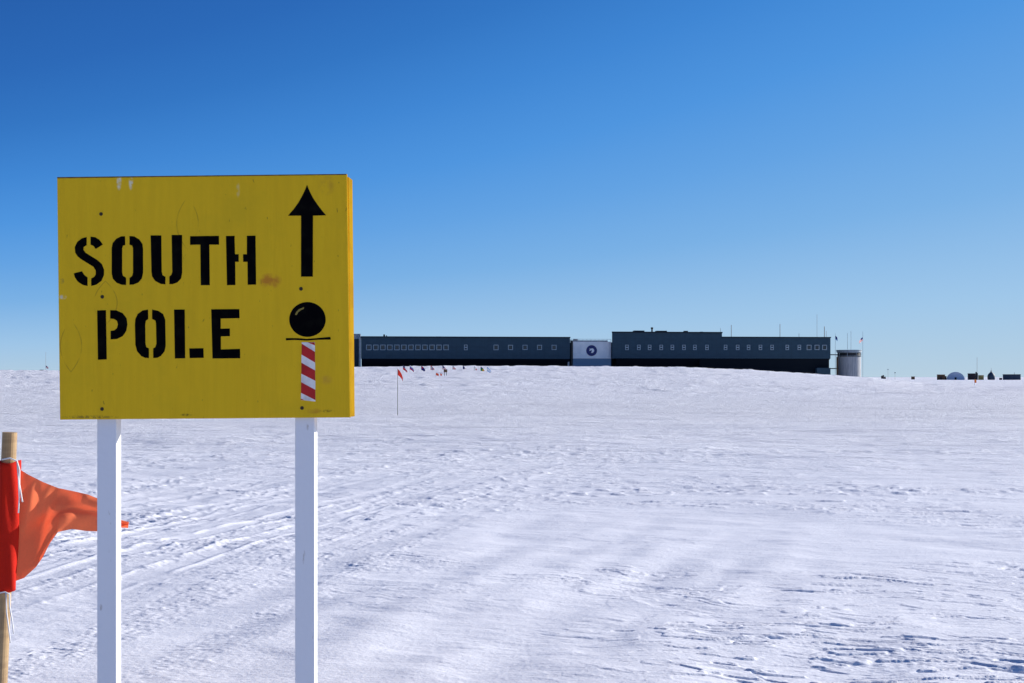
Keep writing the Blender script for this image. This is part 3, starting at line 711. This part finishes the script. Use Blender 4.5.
limp_flag(835.3, 333.5, 360, 12, .9, 1.1, tri(NAV, NAV, LBL), 'blue flag on a tall thin pole left of the round tower', 'flag', 'flagpole', 'flagpoles beside the round tower', 1.1, .05, 1, hang=.6, polemat=M['light_metal'])
limp_flag(862.8, 331.5, 364, 14, 1.3, 1.1, P_us, 'striped red and navy flag on a tall thin pole right of the round tower', 'flag', 'flagpole', 'flagpoles beside the round tower', 1.2, .05, -1, hang=1.6, polemat=M['light_metal'])

MB().tube([(0, 0, tz(356.2)), (0, 0, tz(355.9))], r0*1.10, 40).build('gallery_deck', M['light_metal'], tw)
# ------------------------------------------------------------------ far outbuildings on the right horizon
def far(name, px, Y, label, cat, group=None):
    p = at(px, HOR, Y); return thing(name, (p.x, Y, gz(p.x, Y)), -math.atan2(p.x, Y), label, cat, group)
FY = 520.0; fs = FY/F
def fz(py): return EYE+(HOR-py)/F*FY
t = far('cargo_box', 941.2, FY, 'small brown box building left of the arched shelter on the horizon', 'shed')
MB().box((-4*fs, -2, -.5), (3.6*fs, 2, fz(376.2))).build('wall', M['brown'], t)
MB().box((-4.2*fs, -2.2, fz(376.2)), (3.8*fs, 2.2, fz(375.6))).build('roof', M['tan'], t)
MB().box((-1.0*fs, -2.03, -.4), (.8*fs, -2.003, fz(377.6))).build('door', M['dark_box'], t)
t = far('arched_shelter', 955.6, FY, 'pale half-round arched shelter with a dark door on the horizon', 'shelter')
N = 24; rad = 8.7*fs; hgt = fz(373.0)
arc = [(rad*math.cos(math.pi*k/N), hgt*math.sin(math.pi*k/N)) for k in range(N+1)]
MB().prism_y([(x, z) for x, z in arc]+[(-rad, -.5), (rad, -.5)], .2, 9).build('shell', M['fabric_arch'], t)
MB().prism_y([(x*.95, z*.95) for x, z in arc]+[(-rad*.95, -.5), (rad*.95, -.5)], .1, .198).build('end_wall', mat('end wall sheeting', (.58, .64, .72), .7), t)
MB().box((-.9*fs, 0, -.4), (.9*fs, .098, fz(378.4))).build('door', M['dark_box'], t)
MB().box((-10.5*fs, 1, -.2), (-8.6*fs, 2, fz(377.2))).build('side_duct', M['dark_box'], t)
t = far('dark_shed', 972.6, FY, 'dark shed with a tall thin mast, between the arched shelter and a yellow crate', 'shed')
MB().box((-4.6*fs, -2, -.5), (2.6*fs, 2, fz(375.0))).build('wall', M['dark_box'], t)
MB().box((2.6*fs+.01, -1.6, -.5), (5*fs, 1.6, fz(374.2))).build('side_unit', M['black'], t)
MB().box((-4.8*fs, -2.2, fz(375.0)), (2.5*fs, 2.2, fz(374.5))).build('roof', M['roof_trim'], t)
MB().box((2.6*fs, -.5, fz(374.2)), (4*fs, .5, fz(373.1))).build('roof_vent', M['black'], t)
MB().tube([(4.2*fs, 0, fz(374)), (4.2*fs, 0, fz(358.5))], .06, 6).build('mast', M['cane_dark'], t)
t = far('yellow_crate', 981, FY, 'small yellow crate right of the dark shed with the mast', 'crate')
MB().box((-2.6*fs, -1.2, -.5), (2.6*fs, 1.2, fz(376.7))).build('body', M['yellow_box'], t)
MB().box((-2.7*fs, -1.3, fz(376.7)), (2.7*fs, 1.3, fz(376.3))).build('lid', M['tan'], t)
t = far('domed_tank', 991.2, FY, 'small blue-grey rounded tank with a pointed top on the right horizon', 'tank')
mb = MB(); mb.tube([(0,0,-.5), (0,0,.6), (0,0,fz(377)), (0,0,fz(375.3)), (0,0,fz(374)), (0,0,fz(373.2)), (0,0,fz(371.5))], [3*fs, 3.6*fs, 3.6*fs, 2.9*fs, 1.7*fs, .8*fs, .3*fs], 20); mb.build('body', M['container'], t, smooth=True)
MB().tube([(0,0,fz(371.5)), (0,0,fz(369))], .06, 6).build('mast', M['cane_dark'], t)
t = far('shipping_container', 1011.7, FY, 'long dark blue container at the right edge of the horizon', 'container')
mb = MB()
for k in range(20): mb.box(((-8.3+16.6*k/20)*fs, -1.3 if k % 2 else -1.2, -.3), ((-8.3+16.6*(k+1)/20-.01)*fs, 1.3, fz(375.9)))
mb.build('body', M['container'], t)
MB().box((-8.5*fs, -1.4, fz(375.9)), (8.5*fs, 1.4, fz(375.4))).build('roof', M['dark_box'], t)
MB().tube([(2.5*fs, 0, fz(375.4)), (2.5*fs, 0, fz(373.5))], .08, 6).build('vent_pipe', M['light_metal'], t)
MB().box((-11.6*fs, -1, -.3), (-9*fs, 1, fz(379.0))).build('sled', M['brown'], t)
t = far('supply_pile', 883.5, 600, 'low dark heap of supplies right of the round tower on the horizon', 'supply pile')
MB().box((-1.1, -1, -.3), (.2, 1, 1.7)).box((.25, -.8, -.3), (1.0, .8, 1.3)).box((-.5, -1.2, 1.703), (.3, .8, 2.0)).build('crates', M['dark_box'], t)
t = far('brown_crate', 913, 600, 'tiny lone brown crate on the horizon left of the arched shelter', 'crate')
MB().box((-.8, -.7, -.3), (.8, .7, 1.2)).build('body', M['brown'], t); MB().box((-.9, -.8, 1.203), (.9, .8, 1.4)).build('lid', M['tan'], t)
for px, h in ((888, 4.6), (895, 3.0)):
    t = far('thin_mast', px, 620, 'thin %s mast near the dark supply heap on the horizon' % ('tall' if h > 4 else 'short dark'), 'mast')
    MB().tube([(0,0,-.3), (0,0,h)], .05, 6).build('pole', M['cane_dark'], t); MB().box((-.25, -.1, h), (.25, .1, h+.45)).build('head', M['black'] if h < 4 else M['light_metal'], t)
limp_flag(974.5, 379.2, 210, 1.4, .35, .55, tri(ORG, YEL, ORG, True), 'low orange and yellow marker flag in front of the dark shed', 'flag', 'trail_flag', None, .3, .02)
# ------------------------------------------------------------------ far left horizon
LY = 420.0; ls = LY/F
def lz(py, x): return EYE+(HOR-py)/F*LY
def farl(name, px, w_, top, m, lid, label, cat, group=None):
    p = at(px, HOR, LY); z0 = gz(p.x, LY)-.6
    t = thing(name, (p.x, LY, z0), 0, label, cat, group)
    h = EYE+(HOR-top)/F*LY-z0
    MB().box((-w_*ls/2, -1, 0), (w_*ls/2, 1, h-.25)).build('body', m, t)
    MB().box((-w_*ls/2-.1, -1.1, h-.247), (w_*ls/2+.1, 1.1, h)).build('lid', lid, t)
farl('storage_crate', 22, 3.5, 370.6, M['brown'], M['tan'], 'low brown crate, leftmost on the left horizon', 'crate')
farl('storage_crate', 29.5, 5.5, 370.4, M['tan'], M['brown'], 'low tan crate left of the mast on the left horizon', 'crate')
farl('storage_crate', 37.5, 2.5, 370.8, M['container'], M['dark_box'], 'tiny dark crate between tan and tall brown crates on the left horizon', 'crate')
farl('storage_crate', 43.3, 4.2, 369.8, M['brown'], M['dark_box'], 'taller brown crate at the foot of the mast on the left horizon', 'crate')
farl('storage_crate', 53.5, 8, 371.0, M['tan'], M['tan'], 'long pale tan crate right of the mast beside the yellow sign', 'crate')
limp_flag(45.8, 352, LY-4, 7, .9, .8, P_us, 'striped flag on a thin mast on the left horizon beside the yellow sign', 'flag', 'flagpole', None, .8, .05, 1, hang=4.4, polemat=M['cane_dark'])
